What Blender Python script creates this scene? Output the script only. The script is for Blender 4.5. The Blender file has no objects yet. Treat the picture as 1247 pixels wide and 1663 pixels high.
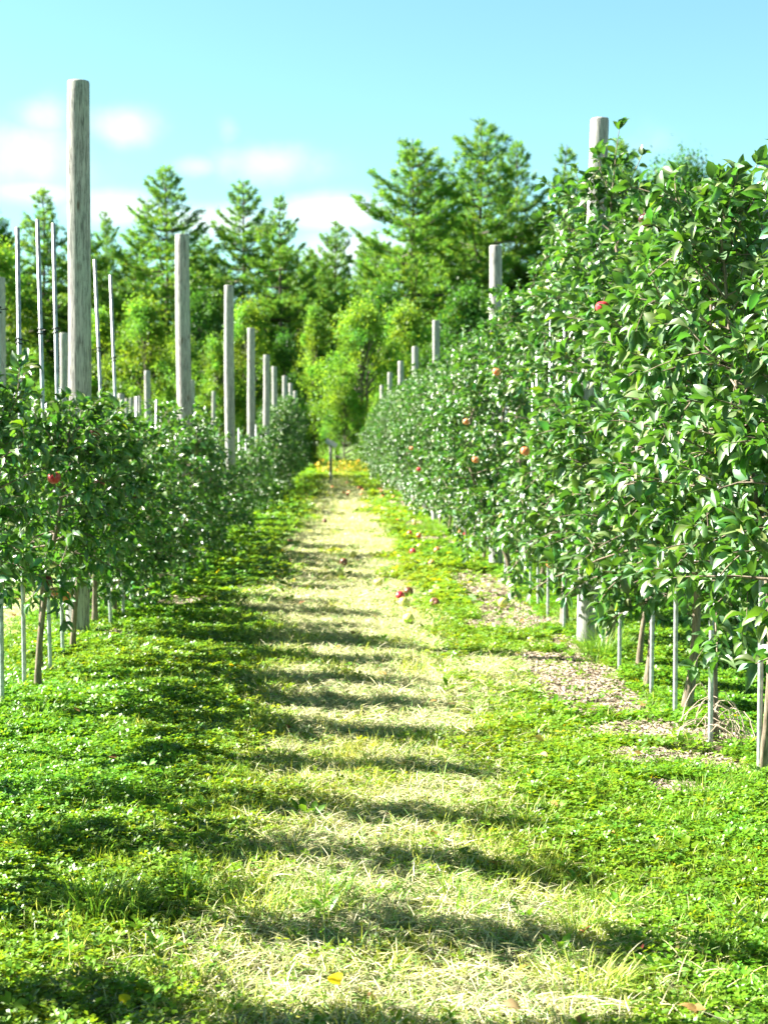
import bpy, math
import numpy as np
R = math.radians
rng = np.random.default_rng(7)
SC = bpy.context.scene
COL = SC.collection

# ------------------------------------------------------------------ camera
CAMZ = 1.30
cd = bpy.data.cameras.new('camera')
cam = bpy.data.objects.new('camera', cd); COL.objects.link(cam)
cam.location = (0, 0, CAMZ)
cam.rotation_euler = (R(90 - 2.61), 0, R(-1.87))
cd.sensor_fit = 'VERTICAL'; cd.sensor_height = 36; cd.sensor_width = 36
cd.lens = 52; cd.clip_start = .05; cd.clip_end = 5000
cd.dof.use_dof = True; cd.dof.focus_distance = 5.0; cd.dof.aperture_fstop = 5.6
SC.camera = cam

# ------------------------------------------------------------------ sun, sky, exposure
SUN_EL, SUN_AZ = 38.0, 12.0          # azimuth measured beyond due left (-X) towards +Y
S = np.array([-math.cos(R(SUN_EL))*math.cos(R(SUN_AZ)), math.cos(R(SUN_EL))*math.sin(R(SUN_AZ)), math.sin(R(SUN_EL))])
sd = bpy.data.lights.new('sun', 'SUN'); sd.energy = 5.0; sd.angle = R(.5); sd.color = (1, .95, .86)
so = bpy.data.objects.new('sun', sd); COL.objects.link(so)
from mathutils import Vector, Matrix
so.rotation_euler = Vector(S).to_track_quat('Z', 'Y').to_euler()
W = bpy.data.worlds.new('World'); SC.world = W; W.use_nodes = True
wn = W.node_tree; wn.nodes.clear()
def N(t, ty, **k):
    n = t.nodes.new(ty)
    for a, b in k.items(): setattr(n, a, b)
    return n
out = N(wn, 'ShaderNodeOutputWorld'); bg = N(wn, 'ShaderNodeBackground'); bg.inputs[1].default_value = .05
sky = N(wn, 'ShaderNodeTexSky', sky_type='NISHITA'); sky.sun_disc = False
sky.sun_elevation = R(SUN_EL); sky.sun_rotation = R(-(90 - SUN_AZ)) % (2*math.pi)
sky.air_density = 1.0; sky.dust_density = .4; sky.ozone_density = 1.5
tint = N(wn, 'ShaderNodeMix', data_type='RGBA', blend_type='MULTIPLY'); tint.inputs[0].default_value = 1
wn.links.new(sky.outputs[0], tint.inputs[6]); tint.inputs[7].default_value = (.80, 1.10, .92, 1)
# clouds: soft cumulus banks fixed in the sky by direction, broken by noise
tc = N(wn, 'ShaderNodeTexCoord')
nz = N(wn, 'ShaderNodeTexNoise'); nz.inputs['Scale'].default_value = 26; nz.inputs['Detail'].default_value = 5; nz.inputs['Roughness'].default_value = .52
wn.links.new(tc.outputs['Generated'], nz.inputs['Vector'])
def mth(op, a, b=None):
    n = N(wn, 'ShaderNodeMath', operation=op)
    for i, v in enumerate((a, b)):
        if v is None: continue
        if isinstance(v, (int, float)): n.inputs[i].default_value = v
        else: wn.links.new(v, n.inputs[i])
    return n.outputs[0]
sepz = N(wn, 'ShaderNodeSeparateXYZ'); wn.links.new(tc.outputs['Generated'], sepz.inputs[0])
zen = N(wn, 'ShaderNodeMapRange', interpolation_type='SMOOTHSTEP'); wn.links.new(sepz.outputs[2], zen.inputs[0])
zen.inputs[1].default_value = .28; zen.inputs[2].default_value = .60; zen.inputs[3].default_value = 1; zen.inputs[4].default_value = .18
zm = N(wn, 'ShaderNodeVectorMath', operation='SCALE'); wn.links.new(tint.outputs[2], zm.inputs[0]); wn.links.new(zen.outputs[0], zm.inputs[3])
acc = None
CL = [(45, 262, 100, 50, .62), (75, 198, 50, 30, .5), (212, 216, 58, 30, .62), (322, 275, 40, 18, .45), (435, 270, 80, 32, .62), (376, 222, 20, 26, .4),
      (545, 348, 90, 26, .8), (350, 365, 90, 26, .7), (200, 345, 70, 26, .7), (60, 318, 60, 22, .6), (1040, 240, 60, 30, .25), (-330, 220, 200, 60, .5),
      (1650, 320, 250, 60, .7), (640, 420, 160, 40, .8)]
for (px, py, rx, ry, amp) in CL:
    d = Vector(((px-545)/2400, 1, (722-py)/2400)).normalized()
    sp = N(wn, 'ShaderNodeSeparateXYZ')
    sub = N(wn, 'ShaderNodeVectorMath', operation='SUBTRACT'); wn.links.new(tc.outputs['Generated'], sub.inputs[0]); sub.inputs[1].default_value = d
    wn.links.new(sub.outputs[0], sp.inputs[0])
    ax = mth('MULTIPLY', sp.outputs[0], 2400/rx); az = mth('MULTIPLY', sp.outputs[2], 2400/ry); ay = mth('MULTIPLY', sp.outputs[1], 2)
    r2 = mth('ADD', mth('ADD', mth('MULTIPLY', ax, ax), mth('MULTIPLY', az, az)), mth('MULTIPLY', ay, ay))
    g = mth('MULTIPLY', mth('POWER', 2.718, mth('MULTIPLY', r2, -.8)), amp)
    acc = g if acc is None else mth('MAXIMUM', acc, g)
mask = mth('ADD', acc, mth('MULTIPLY', mth('SUBTRACT', nz.outputs[0], .5), .7))
ramp = N(wn, 'ShaderNodeMapRange', interpolation_type='SMOOTHSTEP'); wn.links.new(mask, ramp.inputs[0])
ramp.inputs[1].default_value = .05; ramp.inputs[2].default_value = 1.15
cm = N(wn, 'ShaderNodeMix', data_type='RGBA'); wn.links.new(mth('MULTIPLY', ramp.outputs[0], mth('MINIMUM', mth('MULTIPLY', acc, 4), 1)), cm.inputs[0])
wn.links.new(zm.outputs[0], cm.inputs[6]); cm.inputs[7].default_value = (6.4, 6.1, 6.1, 1)
wn.links.new(cm.outputs[2], bg.inputs[0]); wn.links.new(bg.outputs[0], out.inputs[0])
SC.view_settings.view_transform = 'Standard'; SC.view_settings.look = 'None'
SC.view_settings.exposure = 2.38; SC.view_settings.gamma = 1
SC.cycles.max_bounces = 4; SC.cycles.transparent_max_bounces = 4; SC.cycles.diffuse_bounces = 1; SC.cycles.glossy_bounces = 2; SC.cycles.transmission_bounces = 2

# ------------------------------------------------------------------ noise + ground height
_lat = np.random.default_rng(3).random((256, 256))
def vnoise(x, y):
    xi = np.floor(x).astype(int); yi = np.floor(y).astype(int); fx = x-xi; fy = y-yi
    fx = fx*fx*(3-2*fx); fy = fy*fy*(3-2*fy)
    g = lambda a, b: _lat[a & 255, b & 255]
    return (g(xi, yi)*(1-fx)+g(xi+1, yi)*fx)*(1-fy)+(g(xi, yi+1)*(1-fx)+g(xi+1, yi+1)*fx)*fy
def fbm(x, y, o=4):
    s = 0; a = .5; t = 0
    for i in range(o):
        s = s+a*vnoise(x*2**i+i*17.3, y*2**i+i*9.1); t += a; a *= .5
    return s/t
def sstep(a, b, x):
    t = np.clip((x-a)/(b-a), 0, 1); return t*t*(3-2*t)
def gz(x, y):
    x = np.asarray(x, float); y = np.asarray(y, float)
    side = -.10*np.clip((x+.6)/2.4, 0, 1.4)*np.exp(-np.clip(y, 0, 1e4)/35)
    bump = (fbm(x*1.1+40, y*1.1+40, 3)-.5)*.065*np.exp(-((x)/6)**2)
    ridge = (1-sstep(60, 75, y))*sstep(-5, 0, y)*(.01*np.exp(-((x+1.65)/.35)**2))
    return side+bump+ridge
def gz1(x, y): return float(gz(x, y))
MULCH = [(1030, 1190, .34, .30), (1105, 1235, .32, .22), (940, 1095, .26, .25), (880, 1050, .35, .35), (845, 1010, .4, .6), (780, 940, .35, .8), (1120, 1290, .16, .14),
         (720, 840, .3, 1.6), (800, 1020, .3, .45), (690, 830, .35, 1.6), (1180, 1200, .25, .3), (170, 1050, .22, .3), (300, 990, .3, .5)]
ML = []
for (px, py, rx, ry) in MULCH:
    D = 1.36*2400/(py-722); ML.append(((px-545)*D/2400, D, rx, ry))
def mulch(x, y):
    m = np.zeros_like(x)
    for (cx, cy, rx, ry) in ML: m = np.maximum(m, np.exp(-(((x-cx)/rx)**2+((y-cy)/ry)**2)))
    n = fbm(x*3.1, y*3.1+50, 3)
    m = sstep(.34, .46, m*.75+(n-.5)*.7)
    row = np.exp(-((x-1.38)/.30)**2)*sstep(.38, .50, fbm(x*2.3+9, y*1.1+4, 3))*sstep(6, 8, y)
    return np.maximum(m, sstep(.3, .6, row))
def dry(x, y):
    n = fbm(x*1.7+3, y*1.1+70, 4)
    c = .06+.05*np.sin(y*.35)
    w = .42+.17*sstep(5.5, 10, y)+.20*(1-sstep(3.3, 4.3, y))+.25*(n-.5)*2
    d = 1-sstep(w*.3, w*1.65, np.abs(x-c))
    extra = np.exp(-(((x-.85)/.35)**2+((y-8.9)/.8)**2))+np.exp(-(((x-.62)/.28)**2+((y-3.9)/.5)**2))*.9
    extra = extra+.75*np.exp(-((x+3.2)/.95)**4)
    far = sstep(50, 60, y)
    d = np.clip(d+extra, 0, 1)*(1-far)
    m2 = fbm(x*4.3+33, y*3.1+12, 3)
    return np.clip(d*(.30+1.5*sstep(.28, .62, .5*n+.5*m2))*(.50+.7*sstep(6, 10, y)), 0, 1)

# ------------------------------------------------------------------ mesh helpers
class Geo:
    def __init__(s): s.V = []; s.Q = []; s.T = []; s.n = 0; s.qm = []; s.tm = []; s.C = []
    def add(s, V, Q=None, T=None, mat=0, col=None):
        V = np.asarray(V, float).reshape(-1, 3)
        if Q is not None and len(Q): Q = np.asarray(Q, int); s.Q.append(Q+s.n); s.qm.append(np.full(len(Q), mat))
        if T is not None and len(T): T = np.asarray(T, int); s.T.append(T+s.n); s.tm.append(np.full(len(T), mat))
        if col is None: col = np.full((len(V), 3), .5)
        col = np.asarray(col, float)
        if col.ndim == 1: col = np.tile(col, (len(V), 1))
        s.C.append(col); s.V.append(V); s.n += len(V)
    def inst(s, TV, Q, T, M, P, mat=0, col=None):
        """template TV (n,3) placed by matrices M (N,3,3), positions P (N,3), colour per instance (N,3)"""
        n = len(TV); K = len(P)
        if K == 0: return
        V = np.einsum('kij,nj->kni', M, TV)+P[:, None, :]
        off = (np.arange(K)*n)[:, None, None]
        q = (np.asarray(Q)[None]+off).reshape(-1, 4) if Q is not None and len(Q) else None
        t = (np.asarray(T)[None]+off).reshape(-1, 3) if T is not None and len(T) else None
        c = np.repeat(col, n, 0) if col is not None else None
        s.add(V.reshape(-1, 3), q, t, mat, c)
    def mesh(s, name, mats, smooth=True):
        V = np.concatenate(s.V); C = np.concatenate(s.C)
        Q = np.concatenate(s.Q) if s.Q else np.zeros((0, 4), int); T = np.concatenate(s.T) if s.T else np.zeros((0, 3), int)
        me = bpy.data.meshes.new(name)
        me.vertices.add(len(V)); me.vertices.foreach_set('co', V.astype(np.float32).ravel())
        nl = len(Q)*4+len(T)*3
        me.loops.add(nl); me.loops.foreach_set('vertex_index', np.concatenate([Q.ravel(), T.ravel()]).astype(np.int32))
        me.polygons.add(len(Q)+len(T))
        ls = np.concatenate([np.arange(len(Q))*4, len(Q)*4+np.arange(len(T))*3]).astype(np.int32)
        me.polygons.foreach_set('loop_start', ls)
        mi = np.concatenate((s.qm or [np.zeros(0)])+(s.tm or [np.zeros(0)])).astype(np.int32)
        me.polygons.foreach_set('material_index', mi)
        me.polygons.foreach_set('use_smooth', np.full(len(mi), smooth))
        ca = me.color_attributes.new('tint', 'FLOAT_COLOR', 'POINT')
        ca.data.foreach_set('color', np.concatenate([C, np.ones((len(C), 1))], 1).astype(np.float32).ravel())
        for m in mats: me.materials.append(m)
        me.update(calc_edges=True)
        return me
def link(name, me, parent=None, loc=(0, 0, 0)):
    o = bpy.data.objects.new(name, me); COL.objects.link(o); o.location = loc
    if parent: o.parent = parent
    return o
def tag(o, label=None, cat=None, group=None, kind=None):
    for k, v in (('label', label), ('category', cat), ('group', group), ('kind', kind)):
        if v: o[k] = v
    return o
def tree_copy(root, name=None):
    r = root.copy(); COL.objects.link(r)
    for c in root.children:
        d = c.copy(); COL.objects.link(d); d.parent = r
    return r
def tube(geo, P, rad, sides=6, mat=0, col=None, cap=False, jit=0, rg=rng):
    P = np.asarray(P, float); n = len(P); rad = np.broadcast_to(rad, (n,))
    t = np.gradient(P, axis=0); t /= np.linalg.norm(t, axis=1, keepdims=True)+1e-9
    up = np.array([1, 0, 0.]) if abs(t[0, 2]) > .8 else np.array([0, 0, 1.])
    u = np.cross(t, up); u /= np.linalg.norm(u, axis=1, keepdims=True)+1e-9; v = np.cross(t, u)
    a = np.arange(sides)*2*math.pi/sides
    rr = rad[:, None]*(1+jit*rg.standard_normal((n, sides)))
    V = P[:, None]+rr[..., None]*(np.cos(a)[None, :, None]*u[:, None]+np.sin(a)[None, :, None]*v[:, None])
    i = np.arange(n-1)[:, None]*sides; j = np.arange(sides)[None]; k = (j+1) % sides
    Q = np.stack([i+j, i+k, i+sides+k, i+sides+j], -1).reshape(-1, 4)
    V = V.reshape(-1, 3); T = []
    if cap:
        V = np.concatenate([V, P[-1:]]); T = [[(n-1)*sides+x, (n-1)*sides+(x+1) % sides, n*sides] for x in range(sides)]
    geo.add(V, Q, T, mat, col)
def norm(a): return a/(np.linalg.norm(a, axis=-1, keepdims=True)+1e-9)
def frames(d, nrm, sc):
    """matrices whose local Y is d, Z about nrm, scaled by sc"""
    d = norm(d); x = norm(np.cross(d, nrm)); z = np.cross(x, d)
    M = np.stack([x, d, z], -1)
    sc = np.asarray(sc, float)
    return M*(sc[:, None, None] if sc.ndim == 1 else sc[:, None, :])

# ------------------------------------------------------------------ materials
def mat(name):
    m = bpy.data.materials.new(name); m.use_nodes = True
    t = m.node_tree; b = t.nodes['Principled BSDF']; return m, t, b
def leafmat(name, top, under, trans, rough=.42, tr_amt=.45, spec=.5, vary=1.0):
    m, t, b = mat(name)
    at = N(t, 'ShaderNodeAttribute', attribute_name='tint')
    geo = N(t, 'ShaderNodeNewGeometry')
    mix = N(t, 'ShaderNodeMix', data_type='RGBA'); t.links.new(geo.outputs['Backfacing'], mix.inputs[0])
    mix.inputs[6].default_value = (*top, 1); mix.inputs[7].default_value = (*under, 1)
    mul = N(t, 'ShaderNodeMix', data_type='RGBA', blend_type='MULTIPLY'); mul.inputs[0].default_value = vary
    t.links.new(mix.outputs[2], mul.inputs[6]); t.links.new(at.outputs['Color'], mul.inputs[7])
    t.links.new(mul.outputs[2], b.inputs['Base Color']); b.inputs['Roughness'].default_value = rough
    b.inputs['Specular IOR Level'].default_value = spec
    tl = N(t, 'ShaderNodeBsdfTranslucent')
    m2 = N(t, 'ShaderNodeMix', data_type='RGBA', blend_type='MULTIPLY'); m2.inputs[0].default_value = vary
    m2.inputs[6].default_value = (*trans, 1); t.links.new(at.outputs['Color'], m2.inputs[7]); t.links.new(m2.outputs[2], tl.inputs[0])
    ms = N(t, 'ShaderNodeMixShader'); ms.inputs[0].default_value = tr_amt
    t.links.new(b.outputs[0], ms.inputs[1]); t.links.new(tl.outputs[0], ms.inputs[2])
    t.links.new(ms.outputs[0], t.nodes['Material Output'].inputs[0])
    return m
M_leaf = leafmat('apple_leaf', (.036, .118, .017), (.14, .23, .09), (.17, .44, .028), .38, .20, .8)
M_clover = leafmat('clover_leaf', (.10, .26, .014), (.14, .30, .04), (.34, .64, .02), .42, .26, .5)
M_blade = leafmat('grass_blade', (.13, .27, .025), (.15, .29, .04), (.32, .60, .04), .45, .28, .4)
M_straw = leafmat('dry_straw', (.74, .71, .40), (.74, .71, .40), (.72, .68, .3), .6, .18, .3)
M_needle = leafmat('pine_needles', (.092, .225, .034), (.095, .23, .04), (.30, .56, .05), .5, .32, .3)
M_decid = leafmat('broad_leaves', (.13, .28, .03), (.17, .32, .06), (.34, .60, .04), .5, .42, .3)
M_petal = leafmat('petals', (.8, .62, .12), (.8, .6, .12), (.8, .6, .1), .6, .3, .2)

def barkmat(name, c1, c2, scale=(30, 30, 5), rough=.85, bump=.4):
    m, t, b = mat(name)
    tcn = N(t, 'ShaderNodeTexCoord'); mp = N(t, 'ShaderNodeMapping'); mp.inputs['Scale'].default_value = scale
    n = N(t, 'ShaderNodeTexNoise'); n.inputs['Scale'].default_value = 1; n.inputs['Detail'].default_value = 6; n.inputs['Roughness'].default_value = .65
    t.links.new(tcn.outputs['Object'], mp.inputs[0]); t.links.new(mp.outputs[0], n.inputs['Vector'])
    r = N(t, 'ShaderNodeValToRGB'); r.color_ramp.elements[0].position = .35; r.color_ramp.elements[1].position = .68
    r.color_ramp.elements[0].color = (*c1, 1); r.color_ramp.elements[1].color = (*c2, 1)
    t.links.new(n.outputs[0], r.inputs[0]); t.links.new(r.outputs[0], b.inputs['Base Color']); b.inputs['Roughness'].default_value = rough
    bp = N(t, 'ShaderNodeBump'); bp.inputs['Strength'].default_value = bump; bp.inputs['Distance'].default_value = .01
    t.links.new(n.outputs[0], bp.inputs['Height']); t.links.new(bp.outputs[0], b.inputs['Normal'])
    return m
M_bark = barkmat('apple_bark', (.10, .075, .05), (.33, .27, .19), (60, 60, 14))
M_pbark = barkmat('pine_bark', (.06, .05, .04), (.17, .14, .11), (8, 8, 2))
M_stem = barkmat('dry_stem', (.34, .27, .19), (.60, .50, .38), (80, 80, 10))

# weathered round post: grey, long fine grain, checks and knots
m, t, b = mat('weathered_post_wood')
tcn = N(t, 'ShaderNodeTexCoord'); oi = N(t, 'ShaderNodeObjectInfo')
va = N(t, 'ShaderNodeVectorMath', operation='ADD'); sc_ = N(t, 'ShaderNodeVectorMath', operation='SCALE'); sc_.inputs[3].default_value = 40
cmb = N(t, 'ShaderNodeCombineXYZ')
for i in range(3): t.links.new(oi.outputs['Random'], cmb.inputs[i])
t.links.new(cmb.outputs[0], sc_.inputs[0]); t.links.new(sc_.outputs[0], va.inputs[1]); t.links.new(tcn.outputs['Object'], va.inputs[0])
mp = N(t, 'ShaderNodeMapping'); mp.inputs['Scale'].default_value = (120, 120, 6.5); t.links.new(va.outputs[0], mp.inputs[0])
n1 = N(t, 'ShaderNodeTexNoise'); n1.inputs['Scale'].default_value = 1; n1.inputs['Detail'].default_value = 7; n1.inputs['Roughness'].default_value = .7; n1.inputs['Distortion'].default_value = 1.2
t.links.new(mp.outputs[0], n1.inputs['Vector'])
mp2 = N(t, 'ShaderNodeMapping'); mp2.inputs['Scale'].default_value = (7, 7, 1.3); t.links.new(va.outputs[0], mp2.inputs[0])
n2 = N(t, 'ShaderNodeTexNoise'); n2.inputs['Scale'].default_value = 1; n2.inputs['Detail'].default_value = 4; t.links.new(mp2.outputs[0], n2.inputs['Vector'])
mp3 = N(t, 'ShaderNodeMapping'); mp3.inputs['Scale'].default_value = (14, 14, 3.2); t.links.new(va.outputs[0], mp3.inputs[0])
vo = N(t, 'ShaderNodeTexVoronoi'); vo.inputs['Scale'].default_value = 1; t.links.new(mp3.outputs[0], vo.inputs['Vector'])
kr = N(t, 'ShaderNodeMapRange'); kr.inputs[1].default_value = .06; kr.inputs[2].default_value = .16; t.links.new(vo.outputs['Distance'], kr.inputs[0])
r1 = N(t, 'ShaderNodeValToRGB'); e = r1.color_ramp.elements
e[0].position = .40; e[0].color = (.12, .115, .11, 1); e[1].position = .56; e[1].color = (.52, .50, .46, 1)
t.links.new(n1.outputs[0], r1.inputs[0])
r2 = N(t, 'ShaderNodeValToRGB'); e = r2.color_ramp.elements
e[0].position = .35; e[0].color = (.90, .98, .93, 1); e[1].position = .65; e[1].color = (1, .95, .98, 1)
t.links.new(n2.outputs[0], r2.inputs[0])
mx = N(t, 'ShaderNodeMix', data_type='RGBA', blend_type='MULTIPLY'); mx.inputs[0].default_value = 1
t.links.new(r1.outputs[0], mx.inputs[6]); t.links.new(r2.outputs[0], mx.inputs[7])
mk = N(t, 'ShaderNodeMix', data_type='RGBA'); mk.inputs[6].default_value = (.12, .085, .06, 1); t.links.new(kr.outputs[0], mk.inputs[0]); t.links.new(mx.outputs[2], mk.inputs[7])
t.links.new(mk.outputs[2], b.inputs['Base Color']); b.inputs['Roughness'].default_value = .85
bp = N(t, 'ShaderNodeBump'); bp.inputs['Strength'].default_value = .55; bp.inputs['Distance'].default_value = .006
t.links.new(n1.outputs[0], bp.inputs['Height']); t.links.new(bp.outputs[0], b.inputs['Normal'])
M_post = m
m, t, b = mat('galvanised_steel'); b.inputs['Metallic'].default_value = .55; b.inputs['Roughness'].default_value = .48
n = N(t, 'ShaderNodeTexNoise'); n.inputs['Scale'].default_value = 30; n.inputs['Detail'].default_value = 4
r = N(t, 'ShaderNodeValToRGB'); r.color_ramp.elements[0].color = (.30, .32, .33, 1); r.color_ramp.elements[1].color = (.52, .54, .55, 1)
r.color_ramp.elements[0].position = .35; r.color_ramp.elements[1].position = .6
tcn = N(t, 'ShaderNodeTexCoord'); t.links.new(tcn.outputs['Object'], n.inputs['Vector'])
t.links.new(n.outputs[0], r.inputs[0]); t.links.new(r.outputs[0], b.inputs['Base Color']); M_steel = m
m, t, b = mat('dark_tie'); b.inputs['Base Color'].default_value = (.03, .035, .03, 1); b.inputs['Roughness'].default_value = .6
n = N(t, 'ShaderNodeTexNoise'); n.inputs['Scale'].default_value = 60; bp = N(t, 'ShaderNodeBump'); bp.inputs['Strength'].default_value = .2
t.links.new(n.outputs[0], bp.inputs['Height']); t.links.new(bp.outputs[0], b.inputs['Normal']); M_tie = m
def applemat(name, c1, c2, lo=.4, hi=.62):
    m, t, b = mat(name)
    tcn = N(t, 'ShaderNodeTexCoord'); n = N(t, 'ShaderNodeTexNoise'); n.inputs['Scale'].default_value = 22; n.inputs['Detail'].default_value = 4
    mp = N(t, 'ShaderNodeMapping'); mp.inputs['Scale'].default_value = (1.6, 1.6, .5); t.links.new(tcn.outputs['Object'], mp.inputs[0]); t.links.new(mp.outputs[0], n.inputs['Vector'])
    r = N(t, 'ShaderNodeValToRGB'); r.color_ramp.elements[0].position = lo; r.color_ramp.elements[1].position = hi
    r.color_ramp.elements[0].color = (*c1, 1); r.color_ramp.elements[1].color = (*c2, 1)
    t.links.new(n.outputs[0], r.inputs[0]); t.links.new(r.outputs[0], b.inputs['Base Color']); b.inputs['Roughness'].default_value = .32
    b.inputs['Coat Weight'].default_value = .2
    return m
M_red = applemat('red_apple_skin', (.50, .02, .045), (.72, .10, .09))
M_dark = applemat('dark_red_apple_skin', (.07, .008, .02), (.20, .025, .035))
M_blush = applemat('blush_apple_skin', (.75, .12, .06), (.78, .50, .18))
M_yel = applemat('yellow_apple_skin', (.62, .62, .12), (.76, .72, .25))
M_brown = applemat('rotten_apple_skin', (.10, .04, .02), (.24, .10, .05))

# ground
m, t, b = mat('orchard_soil_and_turf')
at = N(t, 'ShaderNodeAttribute', attribute_name='tint')
n = N(t, 'ShaderNodeTexNoise'); n.inputs['Scale'].default_value = 45; n.inputs['Detail'].default_value = 8; n.inputs['Roughness'].default_value = .7
tcn = N(t, 'ShaderNodeTexCoord'); t.links.new(tcn.outputs['Object'], n.inputs['Vector'])
r = N(t, 'ShaderNodeValToRGB'); r.color_ramp.elements[0].position = .3; r.color_ramp.elements[1].position = .7
r.color_ramp.elements[0].color = (.45, .45, .45, 1); r.color_ramp.elements[1].color = (1.3, 1.3, 1.3, 1); t.links.new(n.outputs[0], r.inputs[0])
mx = N(t, 'ShaderNodeMix', data_type='RGBA', blend_type='MULTIPLY'); mx.inputs[0].default_value = 1
t.links.new(at.outputs['Color'], mx.inputs[6]); t.links.new(r.outputs[0], mx.inputs[7]); t.links.new(mx.outputs[2], b.inputs['Base Color']); b.inputs['Roughness'].default_value = .95
bp = N(t, 'ShaderNodeBump'); bp.inputs['Strength'].default_value = .8; bp.inputs['Distance'].default_value = .02
t.links.new(n.outputs[0], bp.inputs['Height']); t.links.new(bp.outputs[0], b.inputs['Normal']); M_ground = m

# ------------------------------------------------------------------ ground sheet
xs = np.concatenate([-np.geomspace(1500, 5, 26)[:-1], np.arange(-5, 4.01, .07), np.geomspace(4.1, 1500, 26)])
ys = np.concatenate([-np.geomspace(600, 2, 14)[:-1], np.arange(-2, 26, .09), np.arange(26, 62, .25), np.geomspace(62, 2500, 34)])
X, Y = np.meshgrid(xs, ys, indexing='ij')
Z = gz(X, Y)
nx, ny = X.shape
I = np.arange(nx*ny).reshape(nx, ny)
Q = np.stack([I[:-1, :-1], I[1:, :-1], I[1:, 1:], I[:-1, 1:]], -1).reshape(-1, 4)
dr = dry(X, Y)*(np.abs(X) < 5)*(Y > 0); mu = mulch(X, Y)*(Y > 0)*(Y < 60)
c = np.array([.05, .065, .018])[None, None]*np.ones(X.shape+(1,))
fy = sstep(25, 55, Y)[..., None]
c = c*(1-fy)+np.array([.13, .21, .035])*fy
c = c*(1-dr[..., None])+np.array([.28, .27, .10])*dr[..., None]
c = c*(1-mu[..., None])+np.array([.17, .125, .075])*mu[..., None]
g = Geo(); g.add(np.stack([X, Y, Z], -1), Q, None, 0, c.reshape(-1, 3))
tag(link('ground', g.mesh('ground', [M_ground])), 'grassy orchard ground with a dry worn path', kind='structure')

# ------------------------------------------------------------------ ground cover
def sample(n, d0, d1, margin=.9, rg=rng):
    D = rg.uniform(d0, d1, n*2); wmax = .52*d1+2*margin
    keep = rg.random(n*2) < (.52*D+2*margin)/wmax; D = D[keep][:n]
    x = rg.uniform(-.227*D-margin, .2925*D+margin)
    return x, D
def rot_dirs(k, tilt, rg):
    a = rg.uniform(0, 2*math.pi, k); return np.stack([np.cos(a)*np.cos(tilt), np.sin(a)*np.cos(tilt), np.sin(tilt)], -1)
# templates
BL_V = np.array([[-.5, 0, 0], [.5, 0, 0], [-.42, .4, .06], [.42, .4, .06], [-.25, .75, 0], [.25, .75, 0], [0, 1, -.12]])
BL_Q = [[0, 1, 3, 2], [2, 3, 5, 4]]; BL_T = [[4, 5, 6]]
CLV = []; CLQ = []
for k in range(3):
    a = k*2*math.pi/3; ca, sa = math.cos(a), math.sin(a)
    pts = [(0, .08, 0), (-.42, .62, .16), (0, .70, .02), (.42, .62, .16), (-.25, 1.02, .10), (.25, 1.02, .10)]
    b0 = len(CLV)
    for (px, py, pz) in pts: CLV.append((px*ca-py*sa, px*sa+py*ca, pz))
    CLQ += [[b0, b0+2, b0+4, b0+1], [b0, b0+3, b0+5, b0+2]]
CLV = np.array(CLV)
CQ_V = []; CQ_Q = []
for k in range(3):
    a = k*2*math.pi/3; ca, sa = math.cos(a), math.sin(a); b0 = len(CQ_V)
    for (px, py, pz) in [(0, 0, 0), (.5, .6, .15), (0, 1.05, 0), (-.5, .6, .15)]: CQ_V.append((px*ca-py*sa, px*sa+py*ca, pz))
    CQ_Q.append([b0, b0+1, b0+2, b0+3])
CQ_V = np.array(CQ_V)
bands = [(2.6, 6.5, 8200, 1.12), (6.5, 12, 4300, 1.45), (12, 25, 1500, 2.3), (25, 64, 380, 4.4), (64, 110, 60, 9)]
G_cl, G_gr, G_st, G_mu = Geo(), Geo(), Geo(), Geo()
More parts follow.
